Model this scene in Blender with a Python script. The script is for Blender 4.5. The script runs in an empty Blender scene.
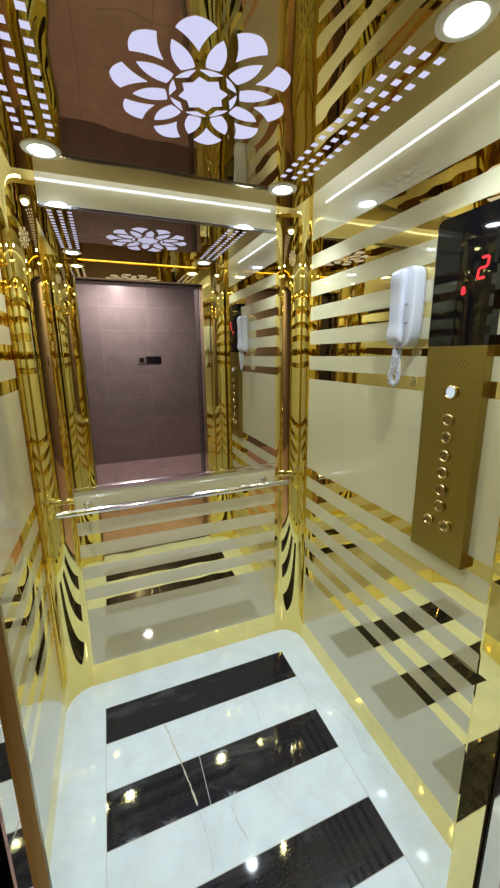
import bpy, bmesh, math, random
from mathutils import Vector, Matrix
random.seed(4)
S = bpy.context.scene
COL = S.collection
PI = math.pi

# ------------------------------------------------------------------ dimensions (metres, floor z = 0)
RX, LX, CX = 0.864, -0.287, 0.2885      # side walls, axis of the car
BY, FY = 1.5865, 0.444                  # back wall, inner face of the front wall
CEIL, TOP = 2.097, 2.20                 # mirror ceiling panel, slab above the light cove
PX0, PX1 = -0.170, 0.747                # back panel between the two corner columns
CY1, CY0 = 1.477, 0.553                 # ends of the side wall panels
JL, JR = -0.131, 0.700                  # door opening
DOOR_H = 1.995
LOB_Y = -2.25

# ------------------------------------------------------------------ materials
def new_mat(name):
    m = bpy.data.materials.new(name); m.use_nodes = True
    nt = m.node_tree
    return m, nt, nt.nodes['Principled BSDF']

def plain(name, col, rough=0.4, metal=0.0, spec=0.5, coat=0.0, ior=1.5):
    m, nt, b = new_mat(name)
    b.inputs['Base Color'].default_value = (*col, 1)
    b.inputs['Roughness'].default_value = rough
    b.inputs['Metallic'].default_value = metal
    b.inputs['Specular IOR Level'].default_value = spec
    b.inputs['IOR'].default_value = ior
    b.inputs['Coat Weight'].default_value = coat
    b.inputs['Coat Roughness'].default_value = 0.02
    return m

def noise(nt, scale, detail=2.0, rough=0.5, dist=0.0, vec=None):
    n = nt.nodes.new('ShaderNodeTexNoise')
    n.inputs['Scale'].default_value = scale; n.inputs['Detail'].default_value = detail
    n.inputs['Roughness'].default_value = rough; n.inputs['Distortion'].default_value = dist
    if vec is not None: nt.links.new(vec, n.inputs['Vector'])
    return n

def objvec(nt, scale=(1, 1, 1), rot=(0, 0, 0)):
    t = nt.nodes.new('ShaderNodeTexCoord'); mp = nt.nodes.new('ShaderNodeMapping')
    mp.inputs['Scale'].default_value = scale; mp.inputs['Rotation'].default_value = rot
    nt.links.new(t.outputs['Object'], mp.inputs['Vector'])
    return mp.outputs['Vector']

def ramp(nt, fac, stops):
    r = nt.nodes.new('ShaderNodeValToRGB')
    e = r.color_ramp.elements
    while len(e) < len(stops): e.new(0.5)
    for el, (p, c) in zip(e, stops):
        el.position = p; el.color = (*c, 1)
    nt.links.new(fac, r.inputs['Fac'])
    return r

def mirror_metal(name, col, rough, wav=0.0, scale=3.0, stretch=(1, 1, 1)):
    m, nt, b = new_mat(name)
    b.inputs['Base Color'].default_value = (*col, 1)
    b.inputs['Metallic'].default_value = 1.0
    b.inputs['Roughness'].default_value = rough
    if wav:
        n = noise(nt, scale, 1.0, vec=objvec(nt, stretch))
        bp = nt.nodes.new('ShaderNodeBump')
        bp.inputs['Strength'].default_value = 1.0
        bp.inputs['Distance'].default_value = wav
        nt.links.new(n.outputs['Fac'], bp.inputs['Height'])
        nt.links.new(bp.outputs['Normal'], b.inputs['Normal'])
    return m

def emit(name, col, strength):
    m, nt, b = new_mat(name)
    b.inputs['Base Color'].default_value = (0.02, 0.02, 0.02, 1)
    b.inputs['Emission Color'].default_value = (*col, 1)
    b.inputs['Emission Strength'].default_value = strength
    return m

M = {}
M['gold'] = mirror_metal('polished gold steel', (0.90, 0.74, 0.30), 0.012, 0.0014, 5.0)
M['gold_col'] = mirror_metal('polished gold column', (0.82, 0.67, 0.235), 0.012, 0.0016, 6.0, (1, 1, 0.6))
M['ceil'] = mirror_metal('bronze mirror ceiling', (0.54, 0.435, 0.22), 0.012, 0.0026, 4.5)
M['palemetal'] = mirror_metal('polished pale steel', (0.66, 0.61, 0.50), 0.03, 0.0008, 5.0)
M['brush'] = mirror_metal('brushed gold faceplate', (0.37, 0.285, 0.085), 0.34, 0.00025, 60.0, (12, 12, 0.4))
M['glassmir'] = mirror_metal('clear mirror glass', (0.80, 0.785, 0.76), 0.006)
M['chrome'] = plain('chrome', (0.82, 0.83, 0.86), 0.1, 1.0)
M['darkchrome'] = plain('dark chrome trim', (0.42, 0.42, 0.44), 0.18, 1.0)
M['cream'] = None
def cream():
    m, nt, b = new_mat('cream laminate gloss')
    n = noise(nt, 2.2, 3.0, 0.55, 0.6, objvec(nt, (1, 1, 0.6)))
    r = ramp(nt, n.outputs['Fac'], [(0.3, (0.60, 0.55, 0.355)), (0.7, (0.66, 0.61, 0.405))])
    nt.links.new(r.outputs['Color'], b.inputs['Base Color'])
    b.inputs['Roughness'].default_value = 0.35
    b.inputs['Coat Weight'].default_value = 1.0
    b.inputs['Coat Roughness'].default_value = 0.02
    b.inputs['Coat IOR'].default_value = 2.0
    return m
M['cream'] = cream()

def marble():
    m, nt, b = new_mat('white marble')
    v = objvec(nt)
    n1 = noise(nt, 2.2, 6.0, 0.6, 1.2, v)
    veins = ramp(nt, n1.outputs['Fac'], [(0.38, (0.705, 0.795, 0.885)), (0.485, (0.675, 0.765, 0.86)), (0.505, (0.68, 0.74, 0.80)), (0.53, (0.685, 0.775, 0.865)), (0.7, (0.72, 0.805, 0.89))])
    n2 = noise(nt, 9.0, 5.0, 0.6, 0.5, v)
    soft = ramp(nt, n2.outputs['Fac'], [(0.3, (0.90, 0.91, 0.92)), (0.6, (1, 1, 1))])
    mx = nt.nodes.new('ShaderNodeMix'); mx.data_type = 'RGBA'; mx.blend_type = 'MULTIPLY'
    mx.inputs['Factor'].default_value = 1.0
    nt.links.new(veins.outputs['Color'], mx.inputs['A']); nt.links.new(soft.outputs['Color'], mx.inputs['B'])
    nt.links.new(mx.outputs['Result'], b.inputs['Base Color'])
    b.inputs['Roughness'].default_value = 0.05
    b.inputs['Specular IOR Level'].default_value = 0.5
    return m
M['marble'] = marble()

def granite():
    m, nt, b = new_mat('black granite')
    v = objvec(nt)
    n = noise(nt, 210.0, 2.0, 0.7, 0.0, v)
    sp = ramp(nt, n.outputs['Fac'], [(0.55, (0.012, 0.012, 0.018)), (0.68, (0.028, 0.029, 0.038)), (0.8, (0.20, 0.20, 0.22))])
    n2 = noise(nt, 5.0, 4.0, 0.65, 0.8, objvec(nt, (0.5, 2.2, 1)))
    cl = ramp(nt, n2.outputs['Fac'], [(0.55, (0, 0, 0)), (0.75, (0.05, 0.05, 0.055))])
    mx = nt.nodes.new('ShaderNodeMix'); mx.data_type = 'RGBA'; mx.blend_type = 'ADD'
    mx.inputs['Factor'].default_value = 1.0
    nt.links.new(sp.outputs['Color'], mx.inputs['A']); nt.links.new(cl.outputs['Color'], mx.inputs['B'])
    nt.links.new(mx.outputs['Result'], b.inputs['Base Color'])
    b.inputs['Roughness'].default_value = 0.05
    return m
M['granite'] = granite()
M['vein'] = plain('ochre marble vein', (0.50, 0.47, 0.40), 0.2)
M['veingrey'] = plain('grey marble vein', (0.52, 0.55, 0.59), 0.15)
M['grout'] = plain('grout', (0.45, 0.45, 0.44), 0.6)

def tiles(name, base, joint, tw, th, axis, rough):
    m, nt, b = new_mat(name)
    t = nt.nodes.new('ShaderNodeTexCoord')
    sep = nt.nodes.new('ShaderNodeSeparateXYZ'); cmb = nt.nodes.new('ShaderNodeCombineXYZ')
    nt.links.new(t.outputs['Object'], sep.inputs[0])
    nt.links.new(sep.outputs['X'], cmb.inputs['X']); nt.links.new(sep.outputs[axis], cmb.inputs['Y'])
    br = nt.nodes.new('ShaderNodeTexBrick')
    br.offset = 0.0; br.squash = 1.0
    br.inputs['Color1'].default_value = (*base, 1)
    br.inputs['Color2'].default_value = (*[c * 0.93 for c in base], 1)
    br.inputs['Mortar'].default_value = (*joint, 1)
    br.inputs['Scale'].default_value = 1.0
    br.inputs['Mortar Size'].default_value = 0.006
    br.inputs['Mortar Smooth'].default_value = 0.3
    br.inputs['Brick Width'].default_value = tw; br.inputs['Row Height'].default_value = th
    nt.links.new(cmb.outputs[0], br.inputs['Vector'])
    n = noise(nt, 4.0, 4.0, 0.6, 1.0, t.outputs['Object'])
    r = ramp(nt, n.outputs['Fac'], [(0.3, (0.86, 0.86, 0.86)), (0.7, (1.08, 1.06, 1.06))])
    mx = nt.nodes.new('ShaderNodeMix'); mx.data_type = 'RGBA'; mx.blend_type = 'MULTIPLY'; mx.inputs['Factor'].default_value = 1
    nt.links.new(br.outputs['Color'], mx.inputs['A']); nt.links.new(r.outputs['Color'], mx.inputs['B'])
    nt.links.new(mx.outputs['Result'], b.inputs['Base Color'])
    b.inputs['Roughness'].default_value = rough
    return m
M['mauve'] = tiles('mauve wall tile', (0.37, 0.29, 0.282), (0.42, 0.34, 0.33), 0.594, 0.306, 'Z', 0.28)
M['pink'] = tiles('pinkish floor tile', (0.64, 0.43, 0.41), (0.45, 0.32, 0.30), 0.6, 0.6, 'Y', 0.25)
M['taupe'] = plain('taupe plaster', (0.30, 0.22, 0.20), 0.6)
M['white'] = plain('white paint', (0.80, 0.80, 0.78), 0.6)
M['black'] = plain('black gap shade', (0.012, 0.011, 0.010), 0.5)  # near-black colour stands in for shade in the door gaps
M['blackglass'] = plain('black display glass', (0.004, 0.004, 0.005), 0.03, 0, 0.5)
M['steel'] = plain('grey steel frame', (0.23, 0.22, 0.22), 0.3, 1.0)
M['plastic'] = plain('white plastic', (0.64, 0.66, 0.78), 0.28)
M['slot'] = plain('grey plastic slot', (0.30, 0.30, 0.36), 0.5)
M['socket'] = plain('black socket', (0.01, 0.01, 0.012), 0.3)
M['ring'] = plain('satin gold ring', (0.58, 0.45, 0.21), 0.2, 1.0)
M['legend'] = plain('dark engraved legend', (0.05, 0.035, 0.02), 0.5)
M['btn'] = plain('bronze button cap', (0.40, 0.29, 0.13), 0.25, 1.0)
M['flower'] = emit('white backlit acrylic', (0.70, 0.70, 1.0), 0.86)
M['flower'].node_tree.nodes['Principled BSDF'].inputs['Base Color'].default_value = (0.1, 0.1, 0.1, 1)
M['lens'] = emit('lit spotlight lens', (0.80, 0.92, 1.0), 75.0)
M['ledstrip'] = emit('lit cove strip', (0.85, 0.93, 1.0), 8.0)
M['red'] = emit('red display segment', (1.0, 0.005, 0.02), 1.6)
M['litbtn'] = emit('lit white button', (0.75, 0.9, 1.0), 0.75)
M['loblamp'] = emit('lit landing downlight', (1.0, 0.96, 0.96), 950.0)

# ------------------------------------------------------------------ mesh helpers
def obj(name, bm, mats, parent=None, smooth=False):
    me = bpy.data.meshes.new(name)
    bmesh.ops.recalc_face_normals(bm, faces=bm.faces[:])
    bm.to_mesh(me); bm.free()
    if not isinstance(mats, (list, tuple)): mats = [mats]
    for m in mats: me.materials.append(m)
    if smooth:
        for p in me.polygons: p.use_smooth = True
    o = bpy.data.objects.new(name, me); COL.objects.link(o)
    if parent: o.parent = parent
    return o

def struct(o):
    o['kind'] = 'structure'; return o

def tag(o, label, cat, group=None):
    o['label'] = label; o['category'] = cat
    if group: o['group'] = group
    return o

def empty(name, loc=(0, 0, 0)):
    o = bpy.data.objects.new(name, None); COL.objects.link(o)
    o.location = loc; o.empty_display_size = 0.05
    return o

def box(bm, x0, x1, y0, y1, z0, z1, mi=0, bevel=0.0, seg=2):
    r = bmesh.ops.create_cube(bm, size=1.0)
    vs = r['verts']
    for v in vs:
        v.co = Vector(((x0 + x1) / 2 + v.co.x * (x1 - x0), (y0 + y1) / 2 + v.co.y * (y1 - y0), (z0 + z1) / 2 + v.co.z * (z1 - z0)))
    fs = {f for v in vs for f in v.link_faces}
    for f in fs: f.material_index = mi
    if bevel:
        es = list({e for v in vs for e in v.link_edges})
        bmesh.ops.bevel(bm, geom=es, offset=bevel, segments=seg, affect='EDGES', profile=0.5)
    return bm

def cyl(bm, p0, p1, r, seg=24, mi=0, r2=None):
    p0, p1 = Vector(p0), Vector(p1); d = p1 - p0
    q = d.to_track_quat('Z', 'Y').to_matrix().to_4x4()
    mat = Matrix.Translation((p0 + p1) / 2) @ q
    res = bmesh.ops.create_cone(bm, cap_ends=True, cap_tris=False, segments=seg, radius1=r, radius2=r if r2 is None else r2, depth=d.length, matrix=mat)
    for f in {f for v in res['verts'] for f in v.link_faces}: f.material_index = mi
    return bm

def tube(bm, pts, r, seg=10):
    pts = [Vector(p) for p in pts]
    rings = []; up = None
    for i, p in enumerate(pts):
        t = (pts[min(i + 1, len(pts) - 1)] - pts[max(i - 1, 0)]).normalized()
        if up is None:
            a = Vector((0, 0, 1)) if abs(t.z) < 0.9 else Vector((1, 0, 0))
            up = (a - t * a.dot(t)).normalized()
        else:
            up = (up - t * up.dot(t)).normalized()
        s = t.cross(up)
        rings.append([bm.verts.new(p + (up * math.cos(2 * PI * k / seg) + s * math.sin(2 * PI * k / seg)) * r) for k in range(seg)])
    for a, b in zip(rings, rings[1:]):
        for k in range(seg):
            bm.faces.new((a[k], a[(k + 1) % seg], b[(k + 1) % seg], b[k]))
    bm.faces.new(rings[0][::-1]); bm.faces.new(rings[-1])
    return bm

def prism(bm, poly, z0, z1, mi=0):
    """polygon in the xy plane extruded along z"""
    a = [bm.verts.new((x, y, z0)) for x, y in poly]
    b = [bm.verts.new((x, y, z1)) for x, y in poly]
    fs = [bm.faces.new(a[::-1]), bm.faces.new(b)]
    n = len(poly)
    for i in range(n):
        fs.append(bm.faces.new((a[i], a[(i + 1) % n], b[(i + 1) % n], b[i])))
    for f in fs: f.material_index = mi
    return bm

def ring(bm, c, axis, r0, r1, h, seg=40, mi=0):
    """flat annulus with rounded lip; axis = outward direction"""
    axis = Vector(axis).normalized()
    a = Vector((1, 0, 0)) if abs(axis.x) < 0.9 else Vector((0, 1, 0))
    u = axis.cross(a).normalized(); w = axis.cross(u)
    prof = [(r0, 0), (r0, h * 0.6), (r0 + (r1 - r0) * 0.25, h), (r0 + (r1 - r0) * 0.7, h), (r1, h * 0.4), (r1, 0)]
    c = Vector(c); rows = []
    for k in range(seg):
        an = 2 * PI * k / seg
        d = u * math.cos(an) + w * math.sin(an)
        rows.append([bm.verts.new(c + d * r + axis * hh) for r, hh in prof])
    for k in range(seg):
        A, B = rows[k], rows[(k + 1) % seg]
        for i in range(len(prof)):
            j = (i + 1) % len(prof)
            f = bm.faces.new((A[i], A[j], B[j], B[i])); f.material_index = mi
    return bm

# ------------------------------------------------------------------ FLOOR (white marble border, black granite bands inlaid flush)
def build_floor():
    bm = bmesh.new()
    xs = [LX - 0.01, -0.128, 0.7205, RX + 0.01]
    ys = [FY - 0.06, 0.593, 0.760, 0.936, 1.106, 1.282, 1.4445, BY + 0.01]
    for i in range(3):
        for j in range(7):
            dark = (i == 1 and j % 2 == 1)
            box(bm, xs[i], xs[i + 1], ys[j], ys[j + 1], -0.03, 0.0, 1 if dark else 0)
    # fine joints round the inlaid field
    g = 0.0011
    for x in (xs[1], xs[2]):
        box(bm, x - g, x + g, ys[0], ys[6], -0.01, 0.0004, 2)
    for j in range(1, 7):
        box(bm, xs[1], xs[2], ys[j] - g, ys[j] + g, -0.01, 0.0004, 2)
    box(bm, 0.205 - g, 0.205 + g, ys[3], ys[4], -0.01, 0.0004, 2)
    # natural veins crossing the slabs
    def vein(pts, w, mi):
        P = []
        for a, b in zip(pts, pts[1:]):
            for k in range(8):
                t = k / 8
                P.append((a[0] + (b[0] - a[0]) * t + random.uniform(-.001, .001), a[1] + (b[1] - a[1]) * t))
        P.append(pts[-1])
        ws = [w * random.uniform(.4, 1.15) for _ in P]; ws[0] = ws[-1] = w * .2
        lo = [bm.verts.new((p[0] - q, p[1], 0.0006)) for p, q in zip(P, ws)]
        hi = [bm.verts.new((p[0] + q, p[1], 0.0006)) for p, q in zip(P, ws)]
        for k in range(len(P) - 1):
            f = bm.faces.new((lo[k], hi[k], hi[k + 1], lo[k + 1])); f.material_index = mi
    vein([(0.098, 1.285), (0.112, 1.225), (0.124, 1.16), (0.135, 1.11), (0.150, 1.03), (0.162, 0.95)], 0.0032, 3)
    vein([(0.162, 0.935), (0.172, 0.86), (0.170, 0.77)], 0.0018, 4)
    vein([(0.268, 0.92), (0.276, 0.85), (0.292, 0.80)], 0.0022, 4)
    vein([(0.475, 1.27), (0.478, 1.20), (0.470, 1.12)], 0.0013, 4)
    vein([(0.795, 1.10), (0.83, 1.00), (0.80, 0.90), (0.84, 0.78)], 0.0015, 4)
    return struct(obj('floor', bm, [M['marble'], M['granite'], M['grout'], M['vein'], M['veingrey']]))
build_floor()

# ------------------------------------------------------------------ WALLS: gold mirror steel with cream glossy bands
BANDS = [(0.107, 0.400), (0.442, 0.500), (0.546, 0.605), (0.652, 0.710), (0.757, 0.815), (0.862, 0.923),
         (0.968, 1.389), (1.430, 1.489), (1.539, 1.597), (1.641, 1.698), (1.7405, 1.801), (1.8515, 1.907), (1.963, TOP)]
def side_wall(name, x, sign):
    bm = bmesh.new()
    a, b = (x, x + sign * 0.03)
    z = 0.0
    for lo, hi in BANDS:
        if lo > z: box(bm, min(a, b), max(a, b), CY0, CY1, z, lo, 0)
        box(bm, min(a, b), max(a, b), CY0, CY1, lo, hi, 1)
        z = hi
    return struct(obj(name, bm, [M['gold'], M['cream']]))
side_wall('wall_right', RX, 1)
side_wall('wall_left', LX, -1)

def back_wall():
    bm = bmesh.new()
    FX0, FX1 = LX + 0.109, RX - 0.109
    for (x0, x1) in ((FX0, PX0), (PX1, FX1)):
        box(bm, x0, x1, BY, BY + 0.03, 0, TOP, 0)
    z = 0.0
    bands = [(0.112, 0.400), (0.447, 0.505), (0.548, 0.608), (0.652, 0.713), (0.757, 0.817), (0.868, 0.952), (2.012, TOP)]
    for lo, hi in bands:
        if lo > z: box(bm, PX0, PX1, BY, BY + 0.03, z, lo, 0)
        box(bm, PX0, PX1, BY, BY + 0.03, lo, hi, 1)
        z = hi
    # raised folds where the panel meets the column strips
    for x in (PX0, PX1):
        box(bm, x - 0.0022, x + 0.0022, BY - 0.003, BY + 0.002, 0.0, TOP, 0)
    return struct(obj('wall_back', bm, [M['gold'], M['cream']]))
back_wall()

# four concave gold corner columns, bent in one sweep
def column(n, cx, cy, sx, sy, a, b):
    """ellipse quarter: centre (cx,cy), bulging into the corner in direction (sx,sy)"""
    bm = bmesh.new()
    N = 40
    arc = [(cx + sx * a * math.sin(PI / 2 * k / N), cy + sy * b * math.cos(PI / 2 * k / N)) for k in range(N + 1)]
    prism(bm, arc + [(cx + sx * (a + 0.03), cy), (cx + sx * (a + 0.03), cy + sy * (b + 0.03)), (cx, cy + sy * (b + 0.03))], 0.0, TOP)
    o = struct(obj('trim_%d' % n, bm, M['gold_col']))
    for p in o.data.polygons:
        p.use_smooth = abs(p.normal.z) < 0.5 and p.area < 0.02
    o.data.set_sharp_from_angle(angle=math.radians(20))
    return o
column(1, RX - 0.109, CY1, 1, 1, 0.109, BY - CY1)
column(2, LX + 0.109, CY1, -1, 1, 0.109, BY - CY1)
column(3, RX - 0.109, CY0, 1, -1, 0.109, CY0 - FY)
column(4, LX + 0.109, CY0, -1, -1, 0.109, CY0 - FY)

# front wall: two narrow returns and the header above the doorway
bm = bmesh.new()
box(bm, JR, RX - 0.109, FY - 0.058, FY, 0, TOP)
box(bm, LX + 0.109, JL - 0.008, FY - 0.058, FY, 0, TOP)
struct(obj('trim_7', prism(bmesh.new(), [(-0.1275, 0.4145), (-0.139, 0.411), (-0.139, 0.432), (-0.1295, 0.430)], 0, DOOR_H), M['brush']))   # narrow angled lip on the left jamb
box(bm, JL, JR, FY - 0.058, FY, DOOR_H, TOP)
struct(obj('wall_front', bm, M['gold']))
# car door leaves slid open into their pockets
def leaf(x0, x1, label):
    bm = bmesh.new()
    box(bm, x0, x1, 0.333, 0.374, 0.012, DOOR_H + 0.04, 0, 0.002, 1)
    o = obj('elevator_door_leaf', bm, M['palemetal'])
    tag(o, label, 'door', 'sliding car door leaves')
leaf(JR - 0.001, JR + 0.40, 'polished pale metal sliding car door leaf drawn open behind the right hand jamb')
leaf(JL - 0.40, JL + 0.001, 'polished pale metal sliding car door leaf drawn open behind the left hand jamb')
# black fill behind the returns, painting the shade inside the door gaps
bm = bmesh.new()
box(bm, JR + 0.012, RX + 0.32, 0.3745, 0.3845, 0, TOP)
box(bm, LX - 0.32, JL - 0.012, 0.3745, 0.3845, 0, TOP)
struct(obj('trim_5', bm, M['black']))
# sill
bm = bmesh.new()
box(bm, JL - 0.02, JR + 0.02, 0.285, FY - 0.06, -0.03, -0.001)
for y in (0.30, 0.322, 0.345): box(bm, JL - 0.02, JR + 0.02, y, y + 0.006, -0.002, 0.001)
struct(obj('trim_6', bm, M['steel']))

# ------------------------------------------------------------------ CEILING
CX0, CX1, CYA, CYB = -0.226, 0.803, 0.47, 1.525
bm = bmesh.new(); box(bm, CX0, CX1, CYA, CYB, CEIL, CEIL + 0.016)
struct(obj('ceiling', bm, M['ceil']))
bm = bmesh.new(); box(bm, LX - 0.03, RX + 0.03, FY - 0.058, BY + 0.03, TOP, TOP + 0.03)
for (x, y) in ((0.0, 0.75), (0.58, 0.75), (0.0, 1.25), (0.58, 1.25)):   # hangers that carry the mirror panel
    box(bm, x - 0.012, x + 0.012, y - 0.012, y + 0.012, CEIL + 0.016, TOP)
struct(obj('ceiling_upper', bm, M['white']))

# light cove strips on the rim of the ceiling panel
def strip(x0, x1, y0, y1, label):
    e = empty('cove_light_strip', ((x0 + x1) / 2, (y0 + y1) / 2, CEIL + 0.016))
    tag(e, label, 'light strip', 'cove light strips round the mirror ceiling')
    ex, ey = e.location.x, e.location.y
    bm = bmesh.new(); box(bm, x0 - ex, x1 - ex, y0 - ey, y1 - ey, 0.0, 0.004); obj('backing', bm, M['white'], e)
    bm = bmesh.new()
    i = 0.002
    box(bm, x0 + i - ex, x1 - i - ex, y0 + i - ey, y1 - i - ey, 0.004, 0.015); obj('diffuser', bm, M['ledstrip'], e)
w = 0.012; off = 0.004
strip(CX1 - off - w, CX1 - off, CYA + 0.10, CYB - 0.035, 'white glowing cove light strip along the right wall above the mirror ceiling')
strip(CX0 + off, CX0 + off + w, CYA + 0.10, CYB - 0.035, 'white glowing cove light strip along the left wall above the mirror ceiling')
strip(CX0 + 0.05, CX1 - 0.05, CYB - off - w, CYB - off, 'white glowing cove light strip along the back wall above the big mirror')
strip(CX0 + 0.12, CX1 - 0.12, CYA + 0.022, CYA + 0.022 + w, 'white glowing cove light strip above the doorway on the front edge of the ceiling')

# spotlights
def spot(x, y, label):
    e = empty('ceiling_spotlight', (x, y, CEIL)); tag(e, label, 'spotlight', 'round spotlights in the mirror ceiling')
    bm = bmesh.new(); ring(bm, (0, 0, 0), (0, 0, -1), 0.0325, 0.053, 0.006); obj('bezel', bm, M['white'], e, True)
    bm = bmesh.new(); cyl(bm, (0, 0, 0), (0, 0, -0.003), 0.0327, 36); obj('lens', bm, M['lens'], e)
    ld = bpy.data.lights.new('lamp', 'SPOT'); ld.energy = 31.0; ld.color = (0.77, 0.91, 1.0)
    ld.spot_size = math.radians(112); ld.spot_blend = 0.9; ld.shadow_soft_size = 0.022
    lo = bpy.data.objects.new('lamp', ld); COL.objects.link(lo); lo.parent = e; lo.location = (0, 0, -0.006)
SPX0, SPX1, SPY0, SPY1 = -0.119, 0.672, 0.617, 1.374
spot(SPX0, SPY1, 'lit round white spotlight in the back left corner of the mirror ceiling')
spot(SPX1, SPY1, 'lit round white spotlight in the back right corner of the mirror ceiling')
spot(SPX1, SPY0, 'large lit round spotlight above the black display at top right')
spot(SPX0, SPY0, 'lit round spotlight near the doorway at the left, seen only in the big mirror')

# backlit square grids
def grid(cols, label):
    e = empty('ceiling_light_grid', (cols[1], 0.99, CEIL)); tag(e, label, 'ceiling light', 'square light grids in the ceiling')
    for c in cols:
        for k in range(15):
            y = 0.712 + k * 0.0405 - 0.99
            bm = bmesh.new(); h = 0.0084
            box(bm, c - cols[1] - h, c - cols[1] + h, y - h, y + h, -0.0012, 0.0)
            obj('light_square', bm, M['flower'], e)
grid((0.630, 0.671, 0.711), 'three rows of small glowing white squares in the ceiling beside the right wall')
grid((-0.082, -0.122, -0.161), 'three rows of small glowing white squares in the ceiling beside the left wall')

# backlit flower
def flower():
    e = empty('flower_ceiling_light', (0.272, 0.984, CEIL))
    tag(e, 'big glowing white flower shaped light cut into the bronze mirror ceiling', 'ceiling light')
    def pol(r, deg): return (r * math.cos(math.radians(deg)), r * math.sin(math.radians(deg)))
    def shape(name, pts):
        bm = bmesh.new(); prism(bm, pts, -0.0012, 0.0); obj(name, bm, M['flower'], e)
    def arc(p, q, bulge, n=10):
        """points from p to q bowing by bulge to the left of p->q"""
        p, q = Vector(p), Vector(q); d = q - p; nrm = Vector((-d.y, d.x)).normalized()
        return [tuple(p + d * (k / n) + nrm * bulge * 4 * (k / n) * (1 - k / n)) for k in range(n)]
    for k in range(10):
        a = 36 * k
        A, B, C, D = pol(0.128, a), pol(0.187, a + 12), pol(0.207, a), pol(0.187, a - 12)
        pts = arc(A, B, -0.004) + arc(B, C, 0.005) + arc(C, D, 0.005) + arc(D, A, -0.004)
        shape('outer_petal', pts)
        a += 18
        A, B, T = pol(0.088, a - 10.5), pol(0.088, a + 10.5), pol(0.163, a)
        pts = arc(A, T, -0.010) + arc(T, B, -0.010) + arc(B, A, -0.0015, 6)
        shape('inner_petal', pts)
    st = []
    for k in range(16):
        st.append(pol(0.0575 if k % 2 else 0.0445, 22.5 * k))
    shape('star_centre', st)
    for k in range(8):
        a = 45 * k
        pts = [pol(0.0785, a - 19 + 38 * i / 12) for i in range(13)] + [pol(0.0635, a)]
        shape('star_sliver', pts)
flower()

# ------------------------------------------------------------------ big mirror on the back wall
def wall_mirror():
    e = empty('wall_mirror', ((PX0 + PX1) / 2, BY, 0.952))
    tag(e, 'large clear mirror on the back wall above the chrome handrail', 'mirror')
    ox, oz = e.location.x, e.location.z
    x0, x1 = PX0 - ox + 0.003, PX1 - ox - 0.003
    z0, z1 = 0.972 - oz, 2.012 - oz
    bm = bmesh.new(); box(bm, x0, x1, -0.004, 0.0, z0, z1); obj('mirror_glass', bm, M['glassmir'], e)
    bm = bmesh.new(); box(bm, x0, x1, -0.014, 0.0, z0 - 0.020, z0, 0, 0.002); t = obj('bottom_trim', bm, M['chrome'], e)
    bm = bmesh.new(); box(bm, x0, x1, -0.010, 0.0, z1 - 0.002, z1 + 0.010, 0, 0.002); t = obj('top_trim', bm, M['darkchrome'], e)
wall_mirror()

# handrail
def handrail():
    y, z = BY - 0.072, 0.893
    e = empty('handrail', (0.278, BY, z)); tag(e, 'straight chrome handrail on the back wall below the mirror', 'handrail')
    x0, x1 = -0.222 - 0.278, 0.778 - 0.278; yy = y - BY
    bm = bmesh.new()
    prof = [(0.0, 0.0), (0.010, 0.0), (0.0135, 0.004)]
    tube(bm, [(x0, yy, 0), (x0 + 0.001, yy, 0), (x1 - 0.001, yy, 0), (x1, yy, 0)], 0.0135, 28)
    obj('rail', bm, M['chrome'], e, False)
    for p in e.children[0].data.polygons: p.use_smooth = len(p.vertices) == 4
    for x in (x0 + 0.0005, x1 - 0.0005):
        s = -1 if x < 0 else 1
        bm = bmesh.new(); cyl(bm, (x, yy, 0), (x + s * 0.004, yy, 0), 0.0142, 28); obj('end_cap', bm, M['chrome'], e)
    for x in (-0.395, 0.405):
        bm = bmesh.new()
        pts = [(x, 0.0, 0.0), (x, -0.03, 0.0), (x, -0.060, 0.0)]
        tube(bm, pts, 0.006, 16)
        b = obj('standoff', bm, M['chrome'], e, True)
        bm = bmesh.new(); cyl(bm, (x, 0.0, 0.0), (x, -0.006, 0.0), 0.017, 28); obj('flange', bm, M['chrome'], b)
handrail()

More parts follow.
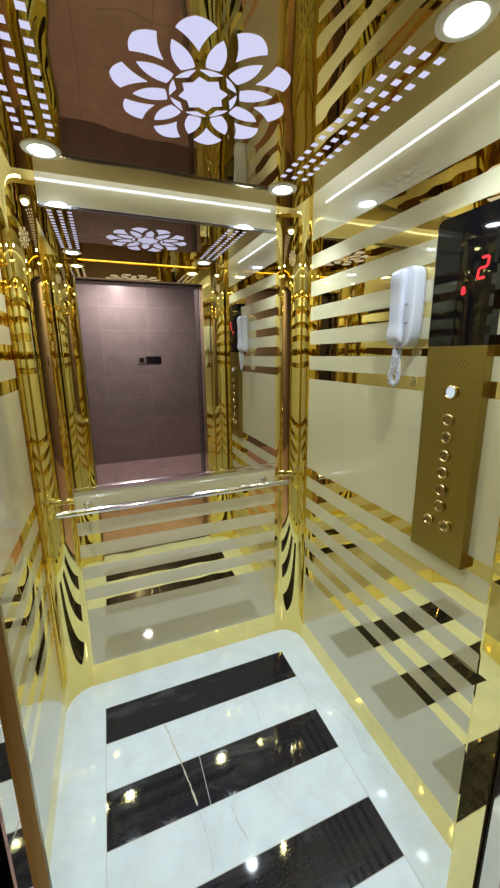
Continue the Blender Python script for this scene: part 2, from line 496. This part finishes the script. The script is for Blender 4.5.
# ------------------------------------------------------------------ control panel on the right wall
def control_panel():
    T = 0.025
    y0, y1 = 0.620, 0.794
    z0, zs, z1 = 0.927, 1.5155, 1.828
    e = empty('elevator_control_panel', (RX, (y0 + y1) / 2, z0))
    tag(e, 'tall gold elevator control panel with black display on the right wall', 'control panel')
    oy, oz = e.location.y, z0
    def X(x): return x            # local x: 0 = wall, negative into the car
    bm = bmesh.new(); box(bm, -T, 0.002, y0 - oy, y1 - oy, 0, zs - oz, 0, 0.0015, 2)
    fp = obj('faceplate', bm, M['brush'], e)
    # glass with rounded top corners
    bm = bmesh.new()
    a, b = y0 - oy, y1 - oy; top = z1 - oz; r = 0.016
    pts = [(a, zs - oz), (b, zs - oz)]
    for k in range(9):
        t = PI / 2 * k / 8; pts.append((b - r + r * math.cos(t), top - r + r * math.sin(t)))
    for k in range(9):
        t = PI / 2 + PI / 2 * k / 8; pts.append((a + r + r * math.cos(t), top - r + r * math.sin(t)))
    lo = [bm.verts.new((-T, y, z)) for y, z in pts]; hi = [bm.verts.new((0, y, z)) for y, z in pts]
    bm.faces.new(lo); bm.faces.new(hi[::-1])
    for i in range(len(pts)):
        j = (i + 1) % len(pts); bm.faces.new((lo[i], hi[i], hi[j], lo[j]))
    gl = obj('display_glass', bm, M['blackglass'], e)
    # seven segment 2, slightly slanted; the viewer looks along +x, so +y is to the viewer's left
    bm = bmesh.new()
    cy, cz = 0.655 - oy, 1.6915 - oz
    hw, hh, th = 0.0100, 0.0225, 0.0030
    def seg(u0, v0, u1, v1):
        d = Vector((u1 - u0, v1 - v0)).normalized(); n = Vector((-d.y, d.x)) * th
        P = [(u0, v0), (Vector((u0, v0)) + d * th + n), (Vector((u1, v1)) - d * th + n), (u1, v1), (Vector((u1, v1)) - d * th - n), (Vector((u0, v0)) + d * th - n)]
        A = [bm.verts.new((-T - 0.0006, cy - (p[0] + p[1] * 0.13), cz + p[1])) for p in P]
        B = [bm.verts.new((-T, cy - (p[0] + p[1] * 0.13), cz + p[1])) for p in P]
        bm.faces.new(A); bm.faces.new(B[::-1])
        for i in range(6): bm.faces.new((A[i], B[i], B[(i + 1) % 6], A[(i + 1) % 6]))
    seg(-hw, hh, hw, hh); seg(hw, hh, hw, 0); seg(-hw, 0, hw, 0); seg(-hw, 0, -hw, -hh); seg(-hw, -hh, hw, -hh)
    obj('digit_display', bm, M['red'], gl)
    bm = bmesh.new(); py, pz = 0.701 - oy, 1.6465 - oz
    P = [(-.006, -.006), (-.003, -.009), (.003, -.009), (.006, -.005), (.005, .006), (.001, .011), (-.003, .010), (-.006, .003)]
    A = [bm.verts.new((-T - 0.0006, py - u, pz + v)) for u, v in P]; B = [bm.verts.new((-T, py - u, pz + v)) for u, v in P]
    bm.faces.new(A); bm.faces.new(B[::-1])
    for i in range(8): bm.faces.new((A[i], B[i], B[(i + 1) % 8], A[(i + 1) % 8]))
    obj('direction_light', bm, M['red'], gl)
    # speaker holes: two rows in three clusters
    bm = bmesh.new()
    for i in range(14):
        for j in range(3):
            if (i + j) % 2 == 0 and not (i in (5, 9) and j != 1):
                y = 0.752 - i * 0.0066 - oy; z = 1.478 - j * 0.0075 - oz
                cyl(bm, (-T + 0.0002, y, z), (-T - 0.0004, y, z), 0.0016, 8)
    obj('speaker_grille', bm, M['legend'], fp)
    def button(y, z, r, lit=False, mark=None):
        yy, zz = y - oy, z - oz
        h = 0.009
        bm = bmesh.new(); ring(bm, (-T, yy, zz), (-1, 0, 0), r * 0.74, r, h, 28)
        b = obj('call_button', bm, M['ring'], e, True)
        bm = bmesh.new(); cyl(bm, (-T, yy, zz), (-T - h * 0.75, yy, zz), r * 0.76, 28)
        obj('button_cap', bm, M['litbtn'] if lit else M['btn'], b)
        if mark:
            bm = bmesh.new(); s = r * 0.4; x = -T - h * 0.75
            for (u0, v0, u1, v1) in mark:
                d = Vector((u1 - u0, v1 - v0)); n = Vector((-d.y, d.x)).normalized() * 0.13
                Q = [Vector((u0, v0)) + n, Vector((u1, v1)) + n, Vector((u1, v1)) - n, Vector((u0, v0)) - n]
                A = [bm.verts.new((x - 0.0005, yy - q.x * s, zz + q.y * s)) for q in Q]
                B = [bm.verts.new((x + 0.0002, yy - q.x * s, zz + q.y * s)) for q in Q]
                bm.faces.new(A); bm.faces.new(B[::-1])
                for i in range(4): bm.faces.new((A[i], B[i], B[(i + 1) % 4], A[(i + 1) % 4]))
            obj('legend', bm, M['legend'], b)
    four = [(-.7, 1, -.7, 0), (-.7, 0, .7, 0), (.5, 1, .5, -1)]
    three = [(-.6, 1, .6, 1), (-.4, 0, .6, 0), (-.6, -1, .6, -1), (.6, 1, .6, -1)]
    two = [(-.6, 1, .6, 1), (.6, 1, .6, 0), (-.6, 0, .6, 0), (-.6, 0, -.6, -1), (-.6, -1, .6, -1)]
    one = [(0, 1, 0, -1), (-.4, .6, 0, 1)]
    openm = [(-.2, .7, -.9, 0), (-.9, 0, -.2, -.7), (.2, .7, .9, 0), (.9, 0, .2, -.7)]
    closem = [(-.9, .7, -.2, 0), (-.2, 0, -.9, -.7), (.9, .7, .2, 0), (.2, 0, .9, -.7)]
    button(0.701, 1.398, 0.0185, True)
    for z, mk in ((1.325, None), (1.277, four), (1.226, three), (1.178, two), (1.129, one), (1.082, None)):
        button(0.7015, z, 0.0165, False, mk)
    button(0.733, 1.029, 0.0155, False, openm)
    button(0.677, 1.031, 0.0165, False, closem)
control_panel()

# ------------------------------------------------------------------ intercom phone
def phone():
    y0, y1 = 0.842, 0.930
    zc, zt, zb = 1.63, 1.738, 1.516
    e = empty('intercom_phone', (RX, (y0 + y1) / 2, zc)); tag(e, 'white wall intercom handset with a short curly cord beside the black display', 'telephone')
    oy = e.location.y
    def loft(secs, seg=28):
        """secs: (x, cy, cz, hy, hz, power) rounded rectangles stacked along -x"""
        bm = bmesh.new(); rows = []
        for x, cy, cz, hy, hz, pw in secs:
            row = []
            for k in range(seg):
                t = 2 * PI * k / seg
                c, s = math.cos(t), math.sin(t)
                yy = hy * math.copysign(abs(c) ** (2 / pw), c); zz = hz * math.copysign(abs(s) ** (2 / pw), s)
                if zz < 0: yy *= 1 - (0.30 if yy < 0 else 0.08) * (-zz / hz) ** 3
                row.append(bm.verts.new((x, cy + yy, cz + zz)))
            rows.append(row)
        for A, B in zip(rows, rows[1:]):
            for k in range(seg): bm.faces.new((A[k], A[(k + 1) % seg], B[(k + 1) % seg], B[k]))
        bm.faces.new(rows[0][::-1]); bm.faces.new(rows[-1])
        return bm
    hz = (zt - zb) / 2; cz = (zt + zb) / 2 - zc
    hy = (y1 - y0) / 2
    bm = loft([(0, 0, cz, hy * .97, hz * .98, 7), (-0.010, 0, cz, hy, hz, 7), (-0.034, 0, cz, hy, hz, 7), (-0.040, 0, cz, hy * .97, hz * .985, 7), (-0.042, 0, cz, hy * .9, hz * .96, 7)], 56)
    obj('base', bm, M['plastic'], e, True)
    # handset lies in the far half of the base, thicker at ear and mouth
    bm = bmesh.new(); rows = []
    hcy = 0.900 - oy
    n = 34
    for i in range(n + 1):
        t = i / n; z = zb + 0.004 + (zt - zb - 0.006) * t
        end = min(t, 1 - t)
        cap = math.sqrt(max(0.0, 1 - (1 - min(end / 0.07, 1)) ** 2)) * 0.92 + 0.08
        ends = math.exp(-((t - 0.87) / 0.11) ** 2) + math.exp(-((t - 0.13) / 0.11) ** 2)
        wy = (0.0235 + 0.004 * ends) * (0.72 + 0.28 * cap)
        x1 = -0.036 - (0.017 + 0.005 * math.sin(PI * t)) * cap - 0.006 * ends * cap
        x0 = -0.034 + (0.0 if ends > 0.25 else -0.004)
        row = []
        for k in range(20):
            a = 2 * PI * k / 20
            c, s = math.cos(a), math.sin(a)
            yy = hcy + wy * math.copysign(abs(c) ** 0.55, c)
            xx = (x0 + x1) / 2 + (x0 - x1) / 2 * math.copysign(abs(s) ** 0.55, s)
            row.append(bm.verts.new((xx, yy, z - zc)))
        rows.append(row)
    for A, B in zip(rows, rows[1:]):
        for k in range(20): bm.faces.new((A[k], A[(k + 1) % 20], B[(k + 1) % 20], B[k]))
    bm.faces.new(rows[0][::-1]); bm.faces.new(rows[-1])
    obj('handset', bm, M['plastic'], e, True)
    bm = bmesh.new()
    box(bm, -0.0430, -0.041, 0.862 - oy, 0.874 - oy, 1.632 - zc, 1.637 - zc)
    obj('slot', bm, M['slot'], e); bm = bmesh.new()
    box(bm, -0.0430, -0.041, 0.859 - oy, 0.873 - oy, 1.580 - zc, 1.586 - zc)
    obj('slot', bm, M['slot'], e)
    # curly cord: helix round a hanging loop
    path = []
    def P(y, z, x=-0.042): path.append(Vector((x, y - oy, z - zc)))
    ctrl = [(0.896, 1.522), (0.896, 1.500), (0.897, 1.482), (0.900, 1.462), (0.906, 1.444), (0.911, 1.428), (0.910, 1.413), (0.902, 1.405), (0.894, 1.410), (0.890, 1.424), (0.891, 1.442), (0.895, 1.462), (0.897, 1.482), (0.895, 1.502), (0.893, 1.522)]
    xs = [-0.047] * 4 + [-0.046, -0.045, -0.042, -0.039, -0.036, -0.034, -0.033, -0.032, -0.031, -0.030, -0.028]
    for (y, z), x in zip(ctrl, xs): P(y, z, x)
    # Catmull-Rom resample
    dense = []
    for i in range(len(path) - 1):
        p0, p1, p2, p3 = path[max(i - 1, 0)], path[i], path[i + 1], path[min(i + 2, len(path) - 1)]
        for k in range(30):
            t = k / 30
            dense.append(0.5 * ((2 * p1) + (-p0 + p2) * t + (2 * p0 - 5 * p1 + 4 * p2 - p3) * t * t + (-p0 + 3 * p1 - 3 * p2 + p3) * t ** 3))
    hel = []; up = Vector((1, 0, 0)); L = 0
    for i, p in enumerate(dense):
        t = (dense[min(i + 1, len(dense) - 1)] - dense[max(i - 1, 0)]).normalized()
        if i: L += (p - dense[i - 1]).length
        up = (up - t * up.dot(t)).normalized(); s = t.cross(up)
        ang = 2 * PI * L / 0.0064
        rr = 0.0064 * min(1, i / 25, (len(dense) - 1 - i) / 25)
        hel.append(p + (up * math.cos(ang) + s * math.sin(ang)) * rr)
    bm = bmesh.new(); tube(bm, hel, 0.0023, 6)
    obj('coiled_cord', bm, M['plastic'], e, True)
phone()

# ------------------------------------------------------------------ LANDING outside the open door (seen in the big mirror)
LZ = 2.55
bm = bmesh.new(); box(bm, -1.6, 2.4, LOB_Y - 0.1, 0.285, -0.03, -0.001); struct(obj('floor_landing', bm, M['pink']))
bm = bmesh.new(); box(bm, -1.6, 2.4, LOB_Y - 0.1, LOB_Y, 0, LZ)
wl = struct(obj('wall_landing', bm, M['mauve']))
bm = bmesh.new(); box(bm, -1.7, -1.6, LOB_Y - 0.1, 0.285, 0, LZ); struct(obj('wall_landing_left', bm, M['taupe']))
bm = bmesh.new(); box(bm, 2.4, 2.5, LOB_Y - 0.1, 0.285, 0, LZ); struct(obj('wall_landing_right', bm, M['taupe']))
bm = bmesh.new(); box(bm, -1.6, 2.4, LOB_Y - 0.1, 0.285, LZ, LZ + 0.05); struct(obj('ceiling_landing', bm, M['taupe']))
bm = bmesh.new()
box(bm, -1.6, JL - 0.055, 0.20, 0.285, 0, LZ); box(bm, JR + 0.055, 2.4, 0.20, 0.285, 0, LZ); box(bm, JL - 0.055, JR + 0.055, 0.20, 0.285, DOOR_H + 0.055, LZ)
struct(obj('wall_shaft', bm, M['taupe']))
bm = bmesh.new()
box(bm, JL - 0.055, JL - 0.002, 0.17, 0.30, 0, DOOR_H + 0.055); box(bm, JR + 0.002, JR + 0.055, 0.17, 0.30, 0, DOOR_H + 0.055); box(bm, JL - 0.002, JR + 0.002, 0.17, 0.30, DOOR_H + 0.002, DOOR_H + 0.055)
struct(obj('door_1', bm, M['steel']))
# landing downlight near the tiled wall
e = empty('landing_downlight', (0.25, LOB_Y + 0.5, LZ)); tag(e, 'round downlight on the landing ceiling washing the mauve tiles opposite the doorway', 'downlight')
bm = bmesh.new(); ring(bm, (0, 0, 0), (0, 0, -1), 0.05, 0.07, 0.008); obj('bezel', bm, M['white'], e, True)
bm = bmesh.new(); cyl(bm, (0, 0, 0), (0, 0, -0.004), 0.051, 32); obj('lens', bm, M['loblamp'], e)
# socket row on the landing wall
def sock(x, face, label):
    e = empty('wall_socket', (x, LOB_Y, 1.437)); tag(e, label, 'socket', 'sockets on the landing wall')
    bm = bmesh.new(); box(bm, -0.050, 0.050, 0, 0.010, -0.050, 0.050, 0, 0.004); obj('plate', bm, face, e)
    bm = bmesh.new(); box(bm, -0.030, 0.030, 0.008, 0.013, -0.030, 0.030, 0, 0.003); obj('insert', bm, M['socket'] if face is not M['white'] else M['slot'], e)
for x, f, l in ((0.488, M['taupe'], 'pale brown wall switch plate, left of the two black sockets in the mirrored landing wall'),
                (0.597, M['socket'], 'black wall socket in the middle of the row on the mauve landing tiles'),
                (0.703, M['socket'], 'black wall socket at the right end of the row on the mauve landing tiles')):
    sock(x, f, l)

# ------------------------------------------------------------------ world, camera
wd = bpy.data.worlds.new('world'); S.world = wd; wd.use_nodes = True
wd.node_tree.nodes['Background'].inputs['Color'].default_value = (0.02, 0.02, 0.02, 1)
wd.node_tree.nodes['Background'].inputs['Strength'].default_value = 0.3

cam = bpy.data.cameras.new('camera'); co = bpy.data.objects.new('camera', cam); COL.objects.link(co)
R = ((0.9318733451020866, -0.36262238205078146, -0.01082019981628741), (-0.08847916895038685, -0.19824821414721533, -0.9761501330478262), (0.351828801194695, 0.9106056520927469, -0.2168267534845432))
x, y, z = (Vector(r) for r in R)
m = Matrix.Identity(4)
for i in range(3):
    m[i][0] = x[i]; m[i][1] = -y[i]; m[i][2] = -z[i]
m[2][3] = 1.5
co.matrix_world = m
cam.sensor_fit = 'VERTICAL'; cam.sensor_height = 36.0; cam.sensor_width = 36.0
cam.lens = 366.33 * 36 / 888
cam.shift_x = (250 - 249.77) / 888; cam.shift_y = (435.72 - 444) / 888
cam.clip_start = 0.005; cam.clip_end = 50
S.camera = co

S.view_settings.view_transform = 'Standard'; S.view_settings.look = 'None'
S.view_settings.exposure = 0.0; S.view_settings.gamma = 1.0
S.view_settings.use_curve_mapping = False
S.cycles.max_bounces = 24; S.cycles.glossy_bounces = 24; S.cycles.diffuse_bounces = 8
S.cycles.sample_clamp_indirect = 30.0
S.cycles.use_denoising = True
